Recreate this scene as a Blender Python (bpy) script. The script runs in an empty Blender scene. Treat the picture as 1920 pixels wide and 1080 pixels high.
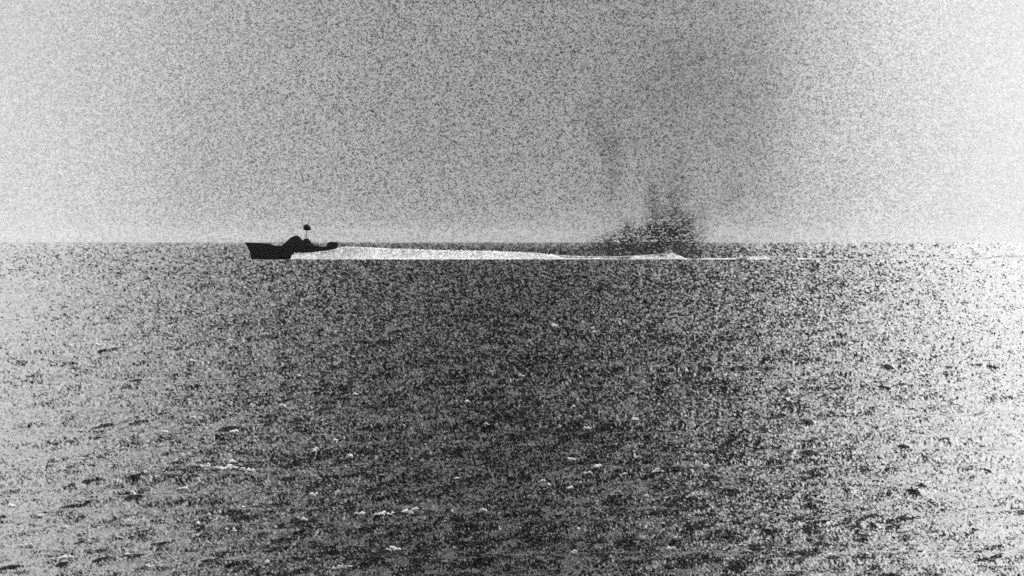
import bpy, bmesh, math
import numpy as np
from mathutils import Vector

# ------------------------------------------------------------------ camera, sky, sun, exposure
S = bpy.context.scene
C = S.collection
CAM_H = 4.93          # metres above the mean sea level
FPX = 7200.0          # focal length in pixels of a 1920 wide frame (135 mm on 36 mm)
HOR = 453.0           # row of the horizon in that frame
cam_d = bpy.data.cameras.new('camera')
cam_d.sensor_width = 36.0
cam_d.lens = 135.0
cam_d.clip_start = 0.5
cam_d.clip_end = 90000.0
cam = bpy.data.objects.new('camera', cam_d)
cam.location = (0, 0, CAM_H)
cam.rotation_euler = (math.radians(90) - math.atan((540 - HOR) / FPX), 0, 0)
C.objects.link(cam)
S.camera = cam

SUN_EL, SUN_AZ = math.radians(25), math.radians(25)      # ahead of the camera, to the right
W = bpy.data.worlds.new('World')
S.world = W
W.use_nodes = True


class NB:
    """small helper that writes node graphs"""
    def __init__(self, tree):
        self.t = tree
        self.n = tree.nodes
        self.n.clear()

    def new(self, kind, **kw):
        nd = self.n.new(kind)
        for k, v in kw.items():
            setattr(nd, k, v)
        return nd

    def put(self, sock, v):
        if isinstance(v, bpy.types.NodeSocket):
            self.t.links.new(v, sock)
        else:
            sock.default_value = v

    def math(self, op, a, b=0.0, c=None, clamp=False):
        nd = self.new('ShaderNodeMath', operation=op, use_clamp=clamp)
        self.put(nd.inputs[0], a)
        self.put(nd.inputs[1], b)
        if c is not None:
            self.put(nd.inputs[2], c)
        return nd.outputs[0]

    def vmath(self, op, a, b=(0, 0, 0), out=0):
        nd = self.new('ShaderNodeVectorMath', operation=op)
        self.put(nd.inputs[0], a)
        if op == 'SCALE':
            self.put(nd.inputs['Scale'], b)
        elif op not in ('NORMALIZE', 'LENGTH'):
            self.put(nd.inputs[1], b)
        return nd.outputs['Value'] if op in ('DOT_PRODUCT', 'LENGTH') else nd.outputs[0]

    def noise(self, vec, scale, detail=2.0, rough=0.5):
        nd = self.new('ShaderNodeTexNoise')
        self.put(nd.inputs['Vector'], vec)
        nd.inputs['Scale'].default_value = scale
        nd.inputs['Detail'].default_value = detail
        nd.inputs['Roughness'].default_value = rough
        return nd.outputs[0]

    def cells(self, vec, scale):
        nd = self.new('ShaderNodeTexVoronoi')
        self.put(nd.inputs['Vector'], vec)
        nd.inputs['Scale'].default_value = scale
        sp = self.new('ShaderNodeSeparateColor')
        self.put(sp.inputs[0], nd.outputs['Color'])
        return sp.outputs[0]

    def ramp(self, fac, pts):
        nd = self.new('ShaderNodeValToRGB')
        cr = nd.color_ramp
        cr.interpolation = 'B_SPLINE'
        while len(cr.elements) > 1:
            cr.elements.remove(cr.elements[-1])
        cr.elements[0].position = pts[0][0]
        cr.elements[0].color = (pts[0][1],) * 3 + (1,)
        for p, v in pts[1:]:
            e = cr.elements.new(p)
            e.color = (v, v, v, 1)
        self.put(nd.inputs[0], fac)
        return nd.outputs[0]


w = NB(W.node_tree)
sky = w.new('ShaderNodeTexSky', sky_type='NISHITA')
sky.sun_disc = False
sky.sun_elevation = SUN_EL
sky.sun_rotation = SUN_AZ
sky.altitude = 0
sky.air_density = 1.6
sky.dust_density = 5.0
bw = w.new('ShaderNodeRGBToBW')                          # a black and white photograph
w.put(bw.inputs[0], sky.outputs[0])
tc = w.new('ShaderNodeTexCoord')
D_ = tc.outputs['Generated']
sep = w.new('ShaderNodeSeparateXYZ')
w.put(sep.inputs[0], D_)
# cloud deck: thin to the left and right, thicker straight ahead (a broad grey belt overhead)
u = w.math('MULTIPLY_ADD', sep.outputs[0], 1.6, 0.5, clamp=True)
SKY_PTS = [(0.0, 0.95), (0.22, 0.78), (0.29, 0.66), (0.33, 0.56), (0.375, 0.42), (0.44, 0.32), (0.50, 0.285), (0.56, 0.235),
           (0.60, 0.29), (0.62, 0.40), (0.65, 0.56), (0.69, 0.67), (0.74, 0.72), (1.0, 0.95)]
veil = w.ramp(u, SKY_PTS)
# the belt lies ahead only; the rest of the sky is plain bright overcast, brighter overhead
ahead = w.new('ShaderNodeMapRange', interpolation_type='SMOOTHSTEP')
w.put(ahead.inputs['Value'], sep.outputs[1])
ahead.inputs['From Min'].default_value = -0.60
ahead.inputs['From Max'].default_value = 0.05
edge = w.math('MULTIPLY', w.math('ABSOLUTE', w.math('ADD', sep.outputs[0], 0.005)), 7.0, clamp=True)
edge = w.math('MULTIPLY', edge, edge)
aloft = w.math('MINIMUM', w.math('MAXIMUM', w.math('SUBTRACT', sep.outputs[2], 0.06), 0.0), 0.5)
veil = w.math('MULTIPLY_ADD', aloft, w.math('MULTIPLY_ADD', edge, 7.5, -0.42), veil)  # brightness added aloft at both sides, out of view, to lift the sea's edges
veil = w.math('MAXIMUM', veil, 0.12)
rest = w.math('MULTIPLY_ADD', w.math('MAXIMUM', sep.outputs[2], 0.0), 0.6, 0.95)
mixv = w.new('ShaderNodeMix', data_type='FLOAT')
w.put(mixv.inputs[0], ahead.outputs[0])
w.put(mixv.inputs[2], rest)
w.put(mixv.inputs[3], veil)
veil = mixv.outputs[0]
veil_n = w.ramp(u, [(0.0, 0.2), (0.30, 0.25), (0.36, 0.5), (0.45, 0.95), (0.58, 1.0), (0.66, 0.35), (0.72, 0.16), (1, 0.12)])
soft = w.noise(D_, 14.0, 4.0, 0.55)
soft = w.math('MULTIPLY_ADD', soft, 0.30, 0.85)
fine = w.cells(D_, 3700.0)                               # film-like grain put into the sky's brightness
fine2 = w.cells(D_, 2500.0)
f = w.math('ADD', w.math('MULTIPLY', w.math('SUBTRACT', fine, 0.5), 1.5), w.math('MULTIPLY', w.math('SUBTRACT', fine2, 0.5), 0.75))
f = w.math('MULTIPLY', f, veil_n)
f = w.math('MINIMUM', w.math('MAXIMUM', w.math('MULTIPLY_ADD', f, 1.35, 1.10), 0.04), 1.6)
val = w.math('MULTIPLY', w.math('MULTIPLY', veil, soft), f)
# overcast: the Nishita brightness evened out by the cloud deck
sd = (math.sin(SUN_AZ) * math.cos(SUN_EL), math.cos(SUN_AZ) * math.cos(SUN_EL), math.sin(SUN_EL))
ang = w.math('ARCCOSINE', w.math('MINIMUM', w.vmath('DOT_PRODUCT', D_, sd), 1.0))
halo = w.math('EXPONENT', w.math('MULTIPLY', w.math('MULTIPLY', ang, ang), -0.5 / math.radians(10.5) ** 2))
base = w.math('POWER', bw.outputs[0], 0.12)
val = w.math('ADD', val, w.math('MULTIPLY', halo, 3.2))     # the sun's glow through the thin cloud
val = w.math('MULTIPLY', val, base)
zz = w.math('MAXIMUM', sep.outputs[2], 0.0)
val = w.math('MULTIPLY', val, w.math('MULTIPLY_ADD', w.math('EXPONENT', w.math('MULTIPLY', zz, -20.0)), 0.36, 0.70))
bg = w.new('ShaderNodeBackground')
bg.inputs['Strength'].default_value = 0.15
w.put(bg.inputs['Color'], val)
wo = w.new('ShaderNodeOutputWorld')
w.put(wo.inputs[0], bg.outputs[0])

sun_d = bpy.data.lights.new('sun', 'SUN')
sun_d.energy = 1.5
sun_d.angle = math.radians(12)
sun_d.color = (1, 1, 1)
sun = bpy.data.objects.new('sun', sun_d)
dirv = Vector((math.sin(SUN_AZ) * math.cos(SUN_EL), math.cos(SUN_AZ) * math.cos(SUN_EL), math.sin(SUN_EL)))
sun.rotation_euler = dirv.to_track_quat('Z', 'Y').to_euler()
sun.location = (60, 80, 120)
C.objects.link(sun)

S.view_settings.view_transform = 'Standard'
S.view_settings.look = 'None'
S.view_settings.gamma = 1.0
S.view_settings.use_curve_mapping = False
S.view_settings.exposure = 2.55
S.render.engine = 'CYCLES'
S.cycles.use_denoising = False
S.cycles.volume_bounces = 0
S.cycles.max_bounces = 4
S.cycles.volume_max_steps = 256

rng = np.random.default_rng(11)


def on_sea(px, py):
    """point of the mean sea surface seen in column px, row py of the 1920 wide frame"""
    y = CAM_H * FPX / (py - HOR)
    return (px - 960) / FPX * y, y


# ------------------------------------------------------------------ helpers
def tag(o, label=None, cat=None, group=None, kind=None):
    for k, v in (('label', label), ('category', cat), ('group', group), ('kind', kind)):
        if v:
            o[k] = v
    return o


def link(name, me, mat, parent=None):
    o = bpy.data.objects.new(name, me)
    if mat is not None:
        me.materials.append(mat)
    C.objects.link(o)
    if parent is not None:
        o.parent = parent
    return o


def fast_mesh(name, co, quads, smooth=True):
    me = bpy.data.meshes.new(name)
    n = len(co)
    k = quads.shape[1]
    me.vertices.add(n)
    me.vertices.foreach_set('co', co.astype(np.float32).ravel())
    me.loops.add(quads.size)
    me.loops.foreach_set('vertex_index', quads.astype(np.int32).ravel())
    me.polygons.add(len(quads))
    me.polygons.foreach_set('loop_start', (np.arange(len(quads)) * k).astype(np.int32))
    if smooth:
        me.polygons.foreach_set('use_smooth', np.ones(len(quads), bool))
    me.update(calc_edges=True)
    return me


def paint(name, col, rough=0.6, vary=0.25, scale=1.2, spec=0.3):
    m = bpy.data.materials.new(name)
    m.use_nodes = True
    b = NB(m.node_tree)
    t = b.new('ShaderNodeTexCoord')
    n = b.noise(t.outputs['Object'], scale, 5.0, 0.6)
    v = b.math('MULTIPLY', b.math('MULTIPLY_ADD', n, 2 * vary, 1 - vary), col)
    p = b.new('ShaderNodeBsdfPrincipled')
    b.put(p.inputs['Base Color'], v)
    p.inputs['Roughness'].default_value = rough
    p.inputs['Specular IOR Level'].default_value = spec
    o = b.new('ShaderNodeOutputMaterial')
    b.put(o.inputs[0], p.outputs[0])
    return m


# ------------------------------------------------------------------ sea
def gauss_field(shape, sr, sc, slant=0.0):
    """gaussian noise of unit variance with correlation lengths sr rows, sc columns, sheared by slant rows per column"""
    a = rng.standard_normal(shape)
    fr = np.fft.fftfreq(shape[0])[:, None]
    fc = np.fft.fftfreq(shape[1])[None, :]
    k = np.exp(-2 * math.pi ** 2 * ((fr * sr) ** 2 + ((fc + slant * fr) * sc) ** 2))
    a = np.real(np.fft.ifft2(np.fft.fft2(a) * k))
    return a / a.std()


dep = np.concatenate([np.arange(1.2, 730, 1.38)])                 # rows: even steps of the depression angle
r_far = CAM_H * FPX / dep
r_near = np.geomspace(r_far[-1] * 0.93, 2.0, 34)
R = np.concatenate([r_far, r_near])
dense = np.radians(np.arange(-11.5, 11.5, 0.0126))
wide = np.radians(11.5) + (np.geomspace(0.03, 168.5, 60) * math.pi / 180)
A = np.concatenate([-wide[::-1], dense, wide[:-1]])
nr, nc = len(R), len(A)
aa, rr = np.meshgrid(A, R)
drow = np.gradient(R)[:, None] * np.ones((1, nc))
dcol = np.minimum(np.gradient(A), 0.0005)[None, :]
aa = aa + rng.uniform(-0.38, 0.38, aa.shape) * dcol
rr = rr + rng.uniform(-0.38, 0.38, rr.shape) * drow
X = np.sin(aa) * rr
Y = np.cos(aa) * rr
Z = np.zeros_like(X)
absd = np.abs(drow)
for i in range(46):
    L = 0.5 * (12 / 0.5) ** rng.random()
    th = math.radians(rng.normal(78, 24))                     # travel direction, crests a little oblique to the view
    kx, ky = math.cos(th) * 2 * math.pi / L, -math.sin(th) * 2 * math.pi / L
    amp = 0.0011 * L ** 0.8
    att = np.clip(1.6 - 3.2 * absd / L, 0, 1) * np.clip(rr / 3, 0, 1)
    ph = kx * X + ky * Y + rng.uniform(0, 6.28)
    s = np.sin(ph)
    Z += amp * att * (s + 0.25 * np.cos(2 * ph))

# tilt of the unresolved wave faces towards (-y) and along x
white = gauss_field((nr, nc), 0.42, 0.45)
mid = gauss_field((nr, nc), 1.25, 3.4, -0.12)
big = gauss_field((nr, nc), 2.6, 8.0, -0.16)
huge = gauss_field((nr, nc), 14.0, 60.0, 0.1)
wn = np.clip(CAM_H * FPX / rr / 628, 0, 1)                    # 0 far, 1 near
# face tilt raised in a wedge ahead to darken the sea, lowered at both sides
dark_wedge = np.exp(-0.5 * ((np.degrees(aa) - 0.3) / 3.4) ** 2 * np.clip(1 + 0.25 * huge, .5, 1.6))
far = np.clip((rr - 1500) / 3500, 0, 1)
tilt = (0.060 + 0.25 * dark_wedge) * (1 - 0.42 * far * dark_wedge) * np.exp((0.66 + 0.54 * dark_wedge) * white + (0.16 + 0.24 * wn) * mid + (0.05 + 0.50 * wn) * big + 0.10 * huge)
g3 = gauss_field((nr, nc), 0.40, 0.45)
tx = np.clip(0.045 * g3 + 0.035 * g3 ** 3, -0.30, 0.18)

RIDGES = [(22, 1066, 46), (150, 1019, 28), (425, 872, 30), (425, 806, 40), (195, 798, 25), (250, 793, 18), (150, 906, 42), (255, 896, 46),
          (130, 950, 38), (425, 968, 26), (530, 1012, 46), (310, 1018, 50), (385, 1056, 30), (112, 1061, 22), (185, 1053, 20), (205, 656, 18),
          (250, 716, 26), (345, 654, 30), (475, 634, 30), (675, 740, 26), (250, 934, 34), (667, 963, 28), (790, 955, 52), (846, 958, 24),
          (836, 1005, 36), (905, 1000, 54), (980, 980, 38), (1040, 983, 46), (982, 931, 30), (920, 942, 40), (825, 976, 22), (730, 1001, 40),
          (1072, 756, 24), (940, 715, 30), (1018, 786, 28), (990, 788, 20), (1270, 778, 36), (1240, 893, 32), (1283, 930, 28), (1312, 952, 52),
          (1378, 924, 44), (1520, 851, 36), (1515, 793, 22), (1430, 809, 32), (1660, 727, 20), (1402, 695, 22), (1851, 886, 24), (1733, 912, 20),
          (1604, 985, 20), (1638, 988, 16), (1540, 983, 30), (1588, 920, 26), (1150, 1036, 30), (1138, 1052, 30), (820, 1056, 34), (1668, 690, 22),
          (1860, 690, 26), (1735, 1036, 24), (1007, 627, 16), (660, 715, 22), (320, 869, 28), (380, 865, 26), (560, 1020, 20), (1715, 924, 26),
          (1490, 850, 18), (1540, 1020, 26), (1700, 838, 24), (1300, 735, 18), (890, 820, 26), (1105, 950, 24), (700, 1040, 30), (1030, 690, 20),
          (60, 985, 20), (600, 770, 22), (540, 752, 26), (1470, 730, 18), (1190, 850, 26), (760, 880, 26), (590, 960, 26), (1400, 1040, 26)]
for (px, py, wd) in RIDGES:
    cx, cy = on_sea(px, py)
    mpp = cy / FPX
    sx = wd * 0.38 * mpp
    dp = cy * cy / (CAM_H * FPX)                                # metres of depth per picture row
    sy = 3.5 * dp
    j0 = np.searchsorted(A, math.atan2(cx, cy) - 4 * sx / cy)
    j1 = np.searchsorted(A, math.atan2(cx, cy) + 4 * sx / cy)
    i0 = np.searchsorted(-R, -(cy + 5 * sy))
    i1 = np.searchsorted(-R, -(cy - 5 * sy))
    xs, ys = X[i0:i1, j0:j1], Y[i0:i1, j0:j1]
    q = rng.standard_normal() * 0.25
    vy = (ys - cy) - (0.55 + q) * (xs - cx) * (dp / mpp) * 0.25
    rag = np.clip(1 + 0.45 * mid[i0:i1, j0:j1] + 0.2 * white[i0:i1, j0:j1], 0, 2)
    g = np.exp(-0.5 * ((xs - cx) / sx) ** 2 - 0.5 * (vy / sy) ** 2) * rag
    Z[i0:i1, j0:j1] += 2.0 * mpp * g
    gm = np.clip((g - 0.35) * 2.2, 0, 1)
    tilt[i0:i1, j0:j1] = tilt[i0:i1, j0:j1] * (1 - gm) + 0.72 * gm
tilt = np.clip(tilt, 0.012, 0.8)

idx = np.arange(nr * nc).reshape(nr, nc)
q = np.stack([idx[:-1, :-1], idx[1:, :-1], idx[1:, 1:], idx[:-1, 1:]], -1).reshape(-1, 4)
me = fast_mesh('sea', np.stack([X, Y, Z], -1).reshape(-1, 3), q)
at = me.attributes.new('chop', 'FLOAT_VECTOR', 'POINT')
# facing slopes point back to the open side the swell comes towards
chop = np.stack([tx, -tilt, np.zeros_like(tx)], -1)
at.data.foreach_set('vector', chop.astype(np.float32).ravel())

m = bpy.data.materials.new('sea_water')
m.use_nodes = True
b = NB(m.node_tree)
geo = b.new('ShaderNodeNewGeometry')
att = b.new('ShaderNodeAttribute', attribute_name='chop')
N = b.vmath('NORMALIZE', b.vmath('ADD', geo.outputs['Normal'], att.outputs['Vector']))
fr = b.new('ShaderNodeFresnel')
fr.inputs['IOR'].default_value = 1.2
b.put(fr.inputs['Normal'], N)
gl = b.new('ShaderNodeBsdfGlossy')
gl.inputs['Roughness'].default_value = 0.13
gl.inputs['Color'].default_value = (1, 1, 1, 1)
b.put(gl.inputs['Normal'], N)
deep = b.new('ShaderNodeBsdfDiffuse')
deep.inputs[0].default_value = (0.001, 0.001, 0.001, 1)
mxs = b.new('ShaderNodeMixShader')
b.put(mxs.inputs[0], fr.outputs[0])
b.put(mxs.inputs[1], deep.outputs[0])
b.put(mxs.inputs[2], gl.outputs[0])
out = b.new('ShaderNodeOutputMaterial')
b.put(out.inputs[0], mxs.outputs[0])
sea = link('sea', me, m)
sea['kind'] = 'structure'

DB = CAM_H * FPX / (486 - HOR)             # distance of the boat and its wake
MP = DB / FPX                              # metres per pixel there


def bx_(px, d=DB):
    return (px - 960) / FPX * d


def bz_(py, d=DB):
    return CAM_H + (HOR - py) / FPX * d


# ------------------------------------------------------------------ foam, wake
foam_m = bpy.data.materials.new('sea_foam')
foam_m.use_nodes = True
b = NB(foam_m.node_tree)
t = b.new('ShaderNodeTexCoord')
n = b.noise(t.outputs['Object'], 2.2, 4.0, 0.7)
v = b.math('MULTIPLY_ADD', n, 0.50, 0.52)
fl = b.cells(b.vmath('MULTIPLY', t.outputs['Object'], (1, .15, 1)), 2.8)     # lumps of thick and thin foam
v = b.math('MULTIPLY', v, b.math('MULTIPLY_ADD', fl, 0.62, 0.64))
sx_ = b.new('ShaderNodeSeparateXYZ')
b.put(sx_.inputs[0], t.outputs['Object'])
old = b.math('MULTIPLY_ADD', sx_.outputs[0], -1 / 60, 0.93, clamp=True)     # older foam is thinner and greyer
v = b.math('MULTIPLY', v, b.math('MAXIMUM', old, 0.66))
df = b.new('ShaderNodeBsdfDiffuse')
tr = b.new('ShaderNodeBsdfTranslucent')
b.put(df.inputs[0], v)
b.put(tr.inputs[0], v)
mx = b.new('ShaderNodeMixShader')
mx.inputs[0].default_value = 0.12
b.put(mx.inputs[1], df.outputs[0])
b.put(mx.inputs[2], tr.outputs[0])
o_ = b.new('ShaderNodeOutputMaterial')
b.put(o_.inputs[0], mx.outputs[0])

OCT_V = np.array([(1, 0, 0), (-1, 0, 0), (0, 1, 0), (0, -1, 0), (0, 0, 1), (0, 0, -1)], float)
OCT_F = np.array([(0, 2, 4), (2, 1, 4), (1, 3, 4), (3, 0, 4), (2, 0, 5), (1, 2, 5), (3, 1, 5), (0, 3, 5)])


def clumps(name, pos, size, flat=0.6, longx=1.3):
    n = len(pos)
    v = OCT_V[None] * (1 + rng.uniform(-.35, .35, (n, 6, 3))) * size[:, None, None]
    v = v * np.array([longx, 1.0, flat])
    ang = rng.uniform(-.6, .6, n)
    c, s = np.cos(ang)[:, None], np.sin(ang)[:, None]
    x, y = v[..., 0] * c - v[..., 1] * s, v[..., 0] * s + v[..., 1] * c
    v = np.stack([x, y, v[..., 2]], -1) + pos[:, None, :]
    f = OCT_F[None] + (np.arange(n) * 6)[:, None, None]
    return fast_mesh(name, v.reshape(-1, 3), f.reshape(-1, 3), smooth=False)


# profile of the wake along its length: (column, top row, density)
WAKE = [(547, 486, .65), (549.5, 475, .65), (584, 474.5, .75), (602, 472, 1.2), (624, 468.7, 1.5), (634, 466, 1.7), (645, 463.5, 1.8), (665, 464, 1.6), (700, 466, 1.6), (760, 469, 1.5),
        (820, 471, 1.5), (880, 472, 1.4), (940, 473, 1.3), (1000, 475.5, 1.2), (1030, 479, .8), (1080, 481.5, .6), (1150, 482, .5), (1200, 480.5, .6), (1235, 477.5, .8),
        (1262, 477, .9), (1280, 482, .4), (1292, 484, .06), (1330, 483, .2), (1380, 482, .22), (1420, 480.5, .5), (1480, 481, .4),
        (1520, 483, .12), (1650, 484, .06), (1840, 483, .2), (1880, 480, .6), (1960, 480, .6), (2100, 482, .5), (2400, 484, .3)]
wx = np.array([a for a, _, _ in WAKE])
wt = np.array([c for _, c, _ in WAKE])
wd = np.array([d for _, _, d in WAKE])
# heaped foam: a lumpy bank that rises away from the camera and falls off behind
cols_ = np.arange(545, 2400, 1.3)
prof_ = np.array([(-0.05, -.03), (0.0, .02), (.12, .22), (.25, .42), (.42, .66), (.6, .84), (.8, .95), (1.0, .90), (1.3, .5), (1.7, .1), (1.9, -.05)])
hh = (486.6 - np.interp(cols_, wx, wt)) * MP * 0.90
hh = hh * (1 + 0.05 * np.sin(cols_ * .11) + .07 * rng.standard_normal(len(cols_)))
hh *= np.clip(np.interp(cols_, wx, wd) * 1.6, 0, 1)
gap = gauss_field((1, len(cols_)), .01, 7)[0]
hh = np.where(cols_ > 1015, hh * np.clip(.85 + .5 * gap, 0, 1.2), hh)      # the trail breaks up with age
hh = np.where(cols_ > 1275, hh * np.clip(.6 + .8 * gap, -.3, 1.1), hh)
front = np.where(cols_ < 636, -5.2, np.interp(cols_, [636, 700], [-5.2, -3.0]))
dpt = np.where(cols_ < 636, 1.8, np.interp(cols_, [636, 700], [1.8, 4.5]))
gx = np.repeat(bx_(cols_)[:, None], len(prof_), 1)
gy = DB + front[:, None] + prof_[None, :, 0] * dpt[:, None]
gz = prof_[None, :, 1] * hh[:, None]
gx += rng.normal(0, .06, gx.shape); gy += rng.normal(0, .10, gy.shape); gz += rng.normal(0, .05, gz.shape) * (gz > .15) + .12 * np.clip(gauss_field(gz.shape, 3, .6), -1.5, 2) * (gz > .5)
np_, nq_ = gx.shape
gi = np.arange(np_ * nq_).reshape(np_, nq_)
gq = np.stack([gi[:-1, :-1], gi[1:, :-1], gi[1:, 1:], gi[:-1, 1:]], -1).reshape(-1, 4)
NW = 9000
cand = rng.uniform(552, 2400, NW * 3)
keep = rng.uniform(0, 1.8, NW * 3) < np.interp(cand, wx, wd)
cand = cand[keep][:NW]
top = (486.6 - np.interp(cand, wx, wt)) * MP * np.clip(np.interp(cand, wx, wd) * 2, .3, 1)
q = rng.random(len(cand)) ** 0.6
fr_ = np.where(cand < 636, -5.2, np.interp(cand, [636, 700], [-5.2, -3.0]))
dp_ = np.where(cand < 636, 1.8, np.interp(cand, [636, 700], [1.8, 4.5]))
yy = DB + fr_ + dp_ * q
h = np.interp(q, prof_[:, 0], prof_[:, 1]) * top + np.abs(rng.normal(0, .18, len(cand))) * np.where(cand < 640, .3, 1.0) * np.clip(top / 2, .15, 1)
siz = rng.uniform(0.06, 0.15, len(cand))
pos = np.stack([bx_(cand), yy, h + 0.02], -1)
cm = clumps('spray_drops', pos, siz, 0.7, 1.5)
nf = 700                                               # loose foam adrift on the near side of the wake
fx = rng.uniform(575, 1270, nf)
fd = DB - 4 - rng.exponential(16, nf)
fp = np.stack([(fx - 960) / FPX * fd, fd, rng.uniform(.02, .16, nf)], -1)
cf = clumps('foam_flecks', fp, rng.uniform(.06, .16, nf), 0.6, 1.8)
bank = fast_mesh('wake', np.stack([gx, gy, gz], -1).reshape(-1, 3), gq)
bm = bmesh.new()
bm.from_mesh(bank)
bm.from_mesh(cm)
bm.from_mesh(cf)
bm.to_mesh(bank)
bm.free()
wk = link('wake', bank, foam_m)
tag(wk, 'long white churned wake and spray streaming out behind the dark patrol boat', 'wake', kind='stuff')

# whitecaps on the nearer waves
CAPS = [(388, 875, 14), (412, 882, 12), (430, 879, 18), (452, 882, 14), (468, 885, 12), (592, 930, 10), (632, 926, 8), (680, 968, 12), (712, 967, 20), (728, 966, 16),
        (762, 964, 24), (778, 960, 12), (905, 960, 12), (50, 1028, 26), (124, 1050, 20), (20, 950, 10), (738, 1028, 26), (1230, 886, 18), (1192, 787, 12), (1325, 878, 10),
        (1432, 970, 18), (1468, 972, 14), (1510, 895, 16), (1690, 1000, 26), (1722, 1003, 16), (1750, 1000, 18), (1700, 1040, 16), (1810, 1048, 14), (1600, 990, 10),
        (1260, 1028, 12), (570, 975, 12), (390, 968, 10), (345, 918, 14), (310, 815, 20), (980, 705, 8), (640, 1068, 30), (440, 815, 12), (100, 865, 14), (1845, 835, 10),
        (1120, 880, 10), (1560, 1045, 12), (1900, 1010, 14), (1040, 612, 8), (500, 1060, 16), (1210, 935, 10)]
for _ in range(90):                                       # lesser flecks scattered over the near water
    CAPS.append((rng.uniform(-300, 2200), 600 + 470 * rng.random() ** 0.7, rng.uniform(4, 11)))
P, Sz = [], []


def sea_z(x, y):
    i = np.argmin(np.abs(R - math.hypot(x, y)))
    j = np.argmin(np.abs(A - math.atan2(x, y)))
    return float(Z[i, j])


for (px, py, wd_) in CAPS:
    cx, cy = on_sea(px, py)
    mpp = cy / FPX
    k = int(2 + wd_ * 0.42)
    xs = cx + rng.normal(0, wd_ * 0.30, k) * mpp
    z0 = sea_z(cx, cy)
    for x in xs:
        P.append((x, cy + (x - cx) * 0.5 + rng.normal(0, 0.03), z0 + rng.uniform(-1.0, 4.5) * mpp * min(1.0, wd_ / 10)))
        Sz.append(rng.uniform(1.6, 5.2) * mpp * min(1.0, wd_ / 12 + .2))
thin_m = foam_m.copy()
thin_m.name = 'thin_foam'
thin_m.node_tree.nodes['Math'].inputs[1].default_value = 0.40
thin_m.node_tree.nodes['Math'].inputs[2].default_value = 0.26
wc = link('whitecaps', clumps('whitecaps', np.array(P), np.array(Sz), 0.85, 1.3), thin_m)
tag(wc, 'small white flecks of foam breaking on the nearer wave crests', 'foam', kind='stuff')

# ------------------------------------------------------------------ the patrol boat
dark = paint('hull_paint', 0.006, 0.9, spec=0.02)
grey = paint('deckhouse_paint', 0.008, 0.9, spec=0.02)
metal = paint('gunmetal', 0.006, 0.8, spec=0.03)
glass = paint('window_glass', 0.01, 0.25, spec=0.4)

X0 = bx_(547)                              # middle of the boat
boat = bpy.data.objects.new('patrol_boat', None)
boat.location = (X0, DB, 0)
C.objects.link(boat)
tag(boat, 'black patrol boat with low wheelhouse and short mast speeding left ahead of its white wake', 'boat')


def lx(px):
    return bx_(px) - X0


def lz(py):
    return bz_(py)


def bm_obj(name, bm, mat, parent=boat, bevel=0.0):
    if bevel:
        bmesh.ops.bevel(bm, geom=bm.edges[:], offset=bevel, segments=2, affect='EDGES', clamp_overlap=True)
    bmesh.ops.recalc_face_normals(bm, faces=bm.faces[:])
    me = bpy.data.meshes.new(name)
    bm.to_mesh(me)
    bm.free()
    return link(name, me, mat, parent)


# hull: lofted stations (column of the sheer, column of the keel, sheer row, half beam at deck, half beam at chine, keel z)
ST = [(459.5, 473, 454.6, .10, .05), (464, 475, 455.0, .55, .20), (472, 478, 455.4, 1.25, .60), (483, 488, 456.2, 1.85, 1.2), (505, 507, 457.4, 2.45, 1.9),
      (516, 517, 460.6, 2.6, 2.15), (530, 530, 461.2, 2.7, 2.3), (560, 560, 461.4, 2.75, 2.4), (590, 590, 461.8, 2.7, 2.4), (613, 612, 463.0, 2.6, 2.35), (631, 629, 463.2, 2.45, 2.25)]
bm = bmesh.new()
rings = []
for i, (cs, ck, ry, wdk, wch) in enumerate(ST):
    zt, zk = lz(ry), -0.55
    zc = 0.55 + max(0, 1.6 - 0.5 * i)
    xs, xk = lx(cs), lx(ck)
    xc = xs + (xk - xs) * 0.62
    prof = [(xs, -wdk, zt), (xc, -wch, zc), (xk, -0.03, zk), (xk, 0.03, zk), (xc, wch, zc), (xs, wdk, zt)]
    rings.append([bm.verts.new(p) for p in prof])
for a, c in zip(rings, rings[1:]):
    for k in range(5):
        bm.faces.new((a[k], a[k + 1], c[k + 1], c[k]))
bm.faces.new(rings[0])
bm.faces.new(rings[-1][::-1])
hull = bm_obj('hull', bm, dark)
# rubbing strake along each side
for sgn in (-1, 1):
    bm = bmesh.new()
    pr_ = []
    for (cs, ck, ry, wdk, wch) in ST:
        x, z, yv = lx(cs), lz(ry) - 0.25, sgn * (wdk - 0.02)
        pr_.append([bm.verts.new((x, yv + sgn * dy, z + dz)) for dy, dz in ((0, 0), (.09, 0), (.09, -.14), (0, -.14))])
    for a, c in zip(pr_, pr_[1:]):
        for k in range(4):
            bm.faces.new((a[k], a[(k + 1) % 4], c[(k + 1) % 4], c[k]))
    bm.faces.new(pr_[0]); bm.faces.new(pr_[-1][::-1])
    bm_obj('rubbing_strake', bm, metal, hull)
bm = bmesh.new()
tops, bots = [], []
for (cs, ck, ry, wdk, wch) in ST:
    x, z = lx(cs), lz(ry)
    tops.append((bm.verts.new((x, -wdk + .04, z + .02)), bm.verts.new((x, 0, z + .10)), bm.verts.new((x, wdk - .04, z + .02))))
for a, c in zip(tops, tops[1:]):
    bm.faces.new((a[0], a[1], c[1], c[0]))
    bm.faces.new((a[1], a[2], c[2], c[1]))
bm_obj('deck', bm, grey)


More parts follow.
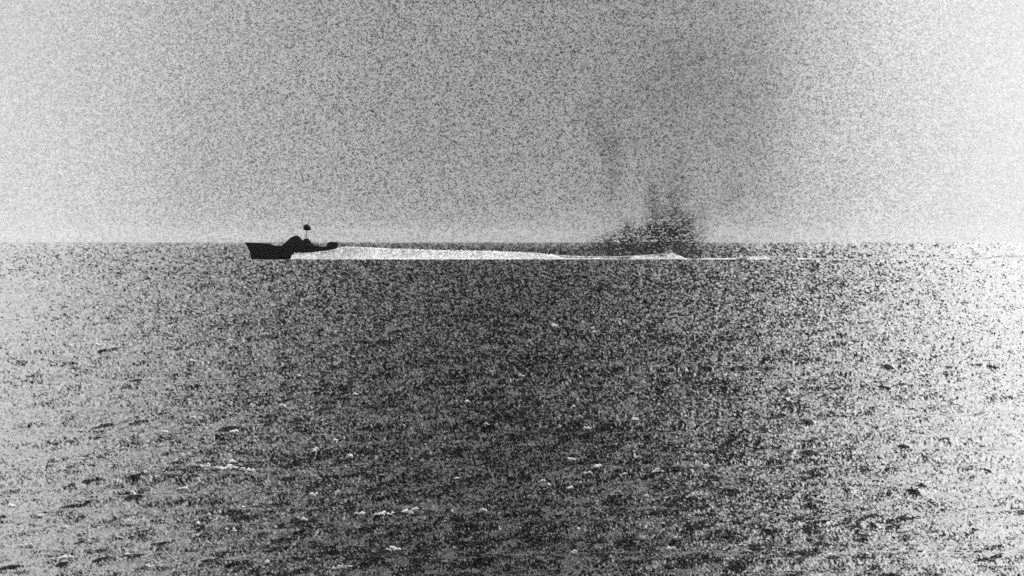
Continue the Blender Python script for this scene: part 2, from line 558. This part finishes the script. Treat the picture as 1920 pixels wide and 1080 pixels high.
def prism(pts, half, name, mat, parent=boat, taper=1.0, y0=0.0, bevel=0.05):
    """solid with the given side outline (column, row), half width at the bottom, tapering upward"""
    bm = bmesh.new()
    P_ = [(lx(a), lz(c)) for a, c in pts]
    zmin, zmax = min(p[1] for p in P_), max(p[1] for p in P_)
    a, c = [], []
    for x, z in P_:
        hw = half * (1 + (taper - 1) * (z - zmin) / max(zmax - zmin, 1e-3))
        a.append(bm.verts.new((x, y0 - hw, z)))
        c.append(bm.verts.new((x, y0 + hw, z)))
    bm.faces.new(a)
    bm.faces.new(c[::-1])
    for k in range(len(a)):
        j = (k + 1) % len(a)
        bm.faces.new((a[k], c[k], c[j], a[j]))
    return bm_obj(name, bm, mat, parent, bevel)


def rod(p, q_, r0, r1, name, mat, parent=boat, seg=10):
    p, q_ = Vector(p), Vector(q_)
    bm = bmesh.new()
    d = q_ - p
    bmesh.ops.create_cone(bm, cap_ends=True, segments=seg, radius1=r0, radius2=r1, depth=d.length)
    bmesh.ops.transform(bm, matrix=d.to_track_quat('Z', 'Y').to_matrix().to_4x4(), verts=bm.verts)
    bmesh.ops.translate(bm, vec=(p + q_) / 2, verts=bm.verts)
    return bm_obj(name, bm, mat, parent)


wh = prism([(528, 462.5), (532, 457.6), (539, 451.5), (543, 448.2), (547.5, 445.2), (552, 443.0), (558, 442.4), (562, 444.5), (565, 448), (568, 450.8), (571, 462.5)], 1.9, 'wheelhouse', grey, taper=.72)
prism([(538, 452.2), (543, 447.4), (547.5, 444.5), (552, 442.3), (558, 441.8), (563, 444.3), (562.4, 445.3), (557.6, 443.0), (552.4, 443.6), (548, 445.8), (539.2, 452.9)], 1.62, 'roof', metal, wh, taper=.95, bevel=.02)
for k, px in enumerate((545.5, 551, 556.5)):
    for sgn in (-1, 1):
        bm = bmesh.new()
        bmesh.ops.create_cube(bm, size=1)
        bmesh.ops.scale(bm, vec=(.5, .05, .42), verts=bm.verts)
        bmesh.ops.rotate(bm, matrix=__import__('mathutils').Matrix.Rotation(-sgn * 0.19, 3, 'X'), verts=bm.verts)
        bmesh.ops.translate(bm, vec=(lx(px), sgn * 1.60, lz(450.4)), verts=bm.verts)
        bm_obj('window', bm, glass, wh)
# engine casing abaft the wheelhouse with the gun tub on it
prism([(566, 462.5), (567.5, 450.2), (581.5, 450.2), (584, 456.4), (589, 458.6), (597, 461.0), (604, 463)], 1.5, 'engine_casing', grey, taper=.8)
tub = rod((lx(574.5), 0, lz(452.5)), (lx(574.5), 0, lz(447.4)), .80, .74, 'gun_tub', metal, seg=18)
rod((lx(573), 0, lz(449.6)), (lx(579.5), .1, lz(447.2)), .09, .06, 'gun_barrel', metal, tub)
# mast with radar
mast = rod((lx(573.5), .9, lz(452)), (lx(575.2), .25, lz(421)), .10, .06, 'mast', metal)
mast.data.materials[0] = metal
rod((lx(579), .9, lz(452)), (lx(575.4), .25, lz(433)), .03, .025, 'stay', metal, mast)
rod((lx(572), -.9, lz(452)), (lx(575.0), .1, lz(433)), .03, .025, 'stay', metal, mast)
rod((lx(576), .25, lz(422)), (lx(578.4), .25, lz(417.4)), .09, .06, 'aerial', metal, mast)
bm = bmesh.new()
bmesh.ops.create_uvsphere(bm, u_segments=20, v_segments=12, radius=1)
bmesh.ops.scale(bm, vec=(1.10, .98, 1.06), verts=bm.verts)
for vtx in bm.verts:
    if vtx.co.z < -.5:
        vtx.co.z = -.5 - (abs(vtx.co.z) - .5) * .35
    vtx.co.x += -0.16 * vtx.co.z
bmesh.ops.translate(bm, vec=(lx(575.8), .25, lz(427.6)), verts=bm.verts)
for f_ in bm.faces:
    f_.smooth = True
bm_obj('radar_dome', bm, metal, mast)
# foredeck bulwark, forward gun, torpedo tubes, stern gun platform
prism([(461.0, 455.4), (461.5, 454.6), (482, 455.2), (505, 456.4), (514, 459.8), (515.5, 461), (505, 458), (483, 456.7)], 1.5, 'foredeck_hatch', grey, taper=.9, bevel=0.0)
for sgn in (-1, 1):
    tb = rod((lx(536), sgn * 2.25, lz(460.4)), (lx(588), sgn * 2.25, lz(460.6)), .36, .36, 'torpedo_tube', metal, seg=16)
    rod((lx(534.2), sgn * 2.25, lz(460.4)), (lx(536), sgn * 2.25, lz(460.4)), .25, .42, 'tube_cap', metal, tb, seg=16)
gp = prism([(609, 465.5), (612, 461.0), (614.5, 456.4), (617.5, 453.9), (621, 453.3), (633.0, 454.0), (635, 457.2), (633.8, 461.5), (630.5, 466)], 1.7, 'stern_gun_platform', metal, taper=.8, bevel=.08)
rod((lx(622), 0, lz(455.2)), (lx(634.5), .1, lz(453.9)), .10, .06, 'gun_barrel', metal, gp)
rl = None
for k, px in enumerate((592, 599, 606)):
    for sgn in (-1, 1):
        rod((lx(px), sgn * 2.5, lz(461.9)), (lx(px), sgn * 2.5, lz(458.4)), .022, .022, 'stanchion', metal, seg=6)

# ------------------------------------------------------------------ smoke
def smoke(name, x0, x1, y0, y1, d, depth, blobs, amount, label, fine_=0.8):
    """volume inside a real box; its density is a sum of puffs broken up by turbulence"""
    bx0, bx1, bz0, bz1 = bx_(x0, d), bx_(x1, d), bz_(y1, d), bz_(y0, d)
    cx, cz = (bx0 + bx1) / 2, (bz0 + bz1) / 2
    bm = bmesh.new()
    bmesh.ops.create_cube(bm, size=1)
    bmesh.ops.scale(bm, vec=(bx1 - bx0, depth, bz1 - bz0), verts=bm.verts)
    m = bpy.data.materials.new(name + '_volume')
    m.use_nodes = True
    b = NB(m.node_tree)
    t = b.new('ShaderNodeTexCoord')
    ob = t.outputs['Object']
    warp = b.new('ShaderNodeTexNoise')
    b.put(warp.inputs['Vector'], ob)
    warp.inputs['Scale'].default_value = 0.10
    warp.inputs['Detail'].default_value = 1
    wv = b.vmath('SCALE', b.vmath('SUBTRACT', warp.outputs['Color'], (.5, .5, .5)), 5.0)
    wp = b.vmath('ADD', ob, wv)
    total = None
    for (px, py, rx, ry, amt) in blobs:
        c_ = (bx_(px, d) - cx, 0, bz_(py, d) - cz)
        rxm, rym = rx / FPX * d, ry / FPX * d
        v = b.vmath('MULTIPLY', b.vmath('SUBTRACT', wp, c_), (1 / rxm, 1 / (depth * .35), 1 / rym))
        g = b.math('EXPONENT', b.math('MULTIPLY', b.vmath('DOT_PRODUCT', v, v), -1.0))
        g = b.math('MULTIPLY', g, amt)
        total = g if total is None else b.math('ADD', total, g)
    n1 = b.noise(b.vmath('MULTIPLY', ob, (1, .5, 1)), 0.22, 6.0, 0.62)
    n1 = b.math('MAXIMUM', b.math('MULTIPLY_ADD', n1, 3.4, -1.05), 0.0)
    n2 = b.cells(b.vmath('MULTIPLY', ob, (1, .003, 1)), 3.2)
    n2 = b.math('MAXIMUM', b.math('MULTIPLY_ADD', n2, 4.0, -1.0), 0.0)
    dens = b.math('MULTIPLY', b.math('MULTIPLY', total, n1), b.math('MULTIPLY', n2, amount))
    pv = b.new('ShaderNodeVolumePrincipled')
    pv.inputs['Color'].default_value = (.02, .02, .02, 1)
    pv.inputs['Anisotropy'].default_value = .2
    b.put(pv.inputs['Density'], dens)
    o_ = b.new('ShaderNodeOutputMaterial')
    b.put(o_.inputs['Volume'], pv.outputs[0])
    o = bm_obj(name, bm, m, None)
    o.location = (cx, d, cz)
    tag(o, label, 'smoke', kind='stuff')
    return o


smoke('smoke', 1040, 1500, 60, 481, DB + 22, 14,
      [(1235, 452, 46, 24, 2.9), (1280, 445, 30, 28, 1.7), (1160, 460, 42, 16, 2.6), (1185, 436, 20, 20, 1.6), (1100, 470, 40, 7, .6), (1330, 466, 50, 10, .6),
       (1226, 405, 16, 46, .7), (1268, 400, 18, 50, .65), (1250, 425, 30, 24, 1.3), (1226, 352, 13, 32, .42), (1278, 340, 20, 46, .26), (1310, 405, 16, 30, .35),
       (1372, 360, 18, 26, .35), (1148, 330, 13, 50, .55), (1140, 265, 18, 40, .5), (1120, 225, 26, 22, .25), (1400, 200, 70, 130, .18), (1290, 130, 60, 80, .22), (1220, 200, 90, 110, .16)],
      0.145, 'ragged column of dark smoke rising from the sea just beyond the far end of the wake')

# ------------------------------------------------------------------ the air over the sea
bm = bmesh.new()
bmesh.ops.create_cube(bm, size=1)
bmesh.ops.scale(bm, vec=(62000, 62000, 100), verts=bm.verts)
m = bpy.data.materials.new('haze_volume')
m.use_nodes = True
b = NB(m.node_tree)
pv = b.new('ShaderNodeVolumePrincipled')
pv.inputs['Color'].default_value = (.36, .36, .36, 1)
pv.inputs['Density'].default_value = 1.1e-5
pv.inputs['Anisotropy'].default_value = .35
o_ = b.new('ShaderNodeOutputMaterial')
b.put(o_.inputs['Volume'], pv.outputs[0])
hz = bm_obj('haze', bm, m, None)
hz.location = (0, 0, 40)
tag(hz, 'thin pale sea haze', kind='stuff')
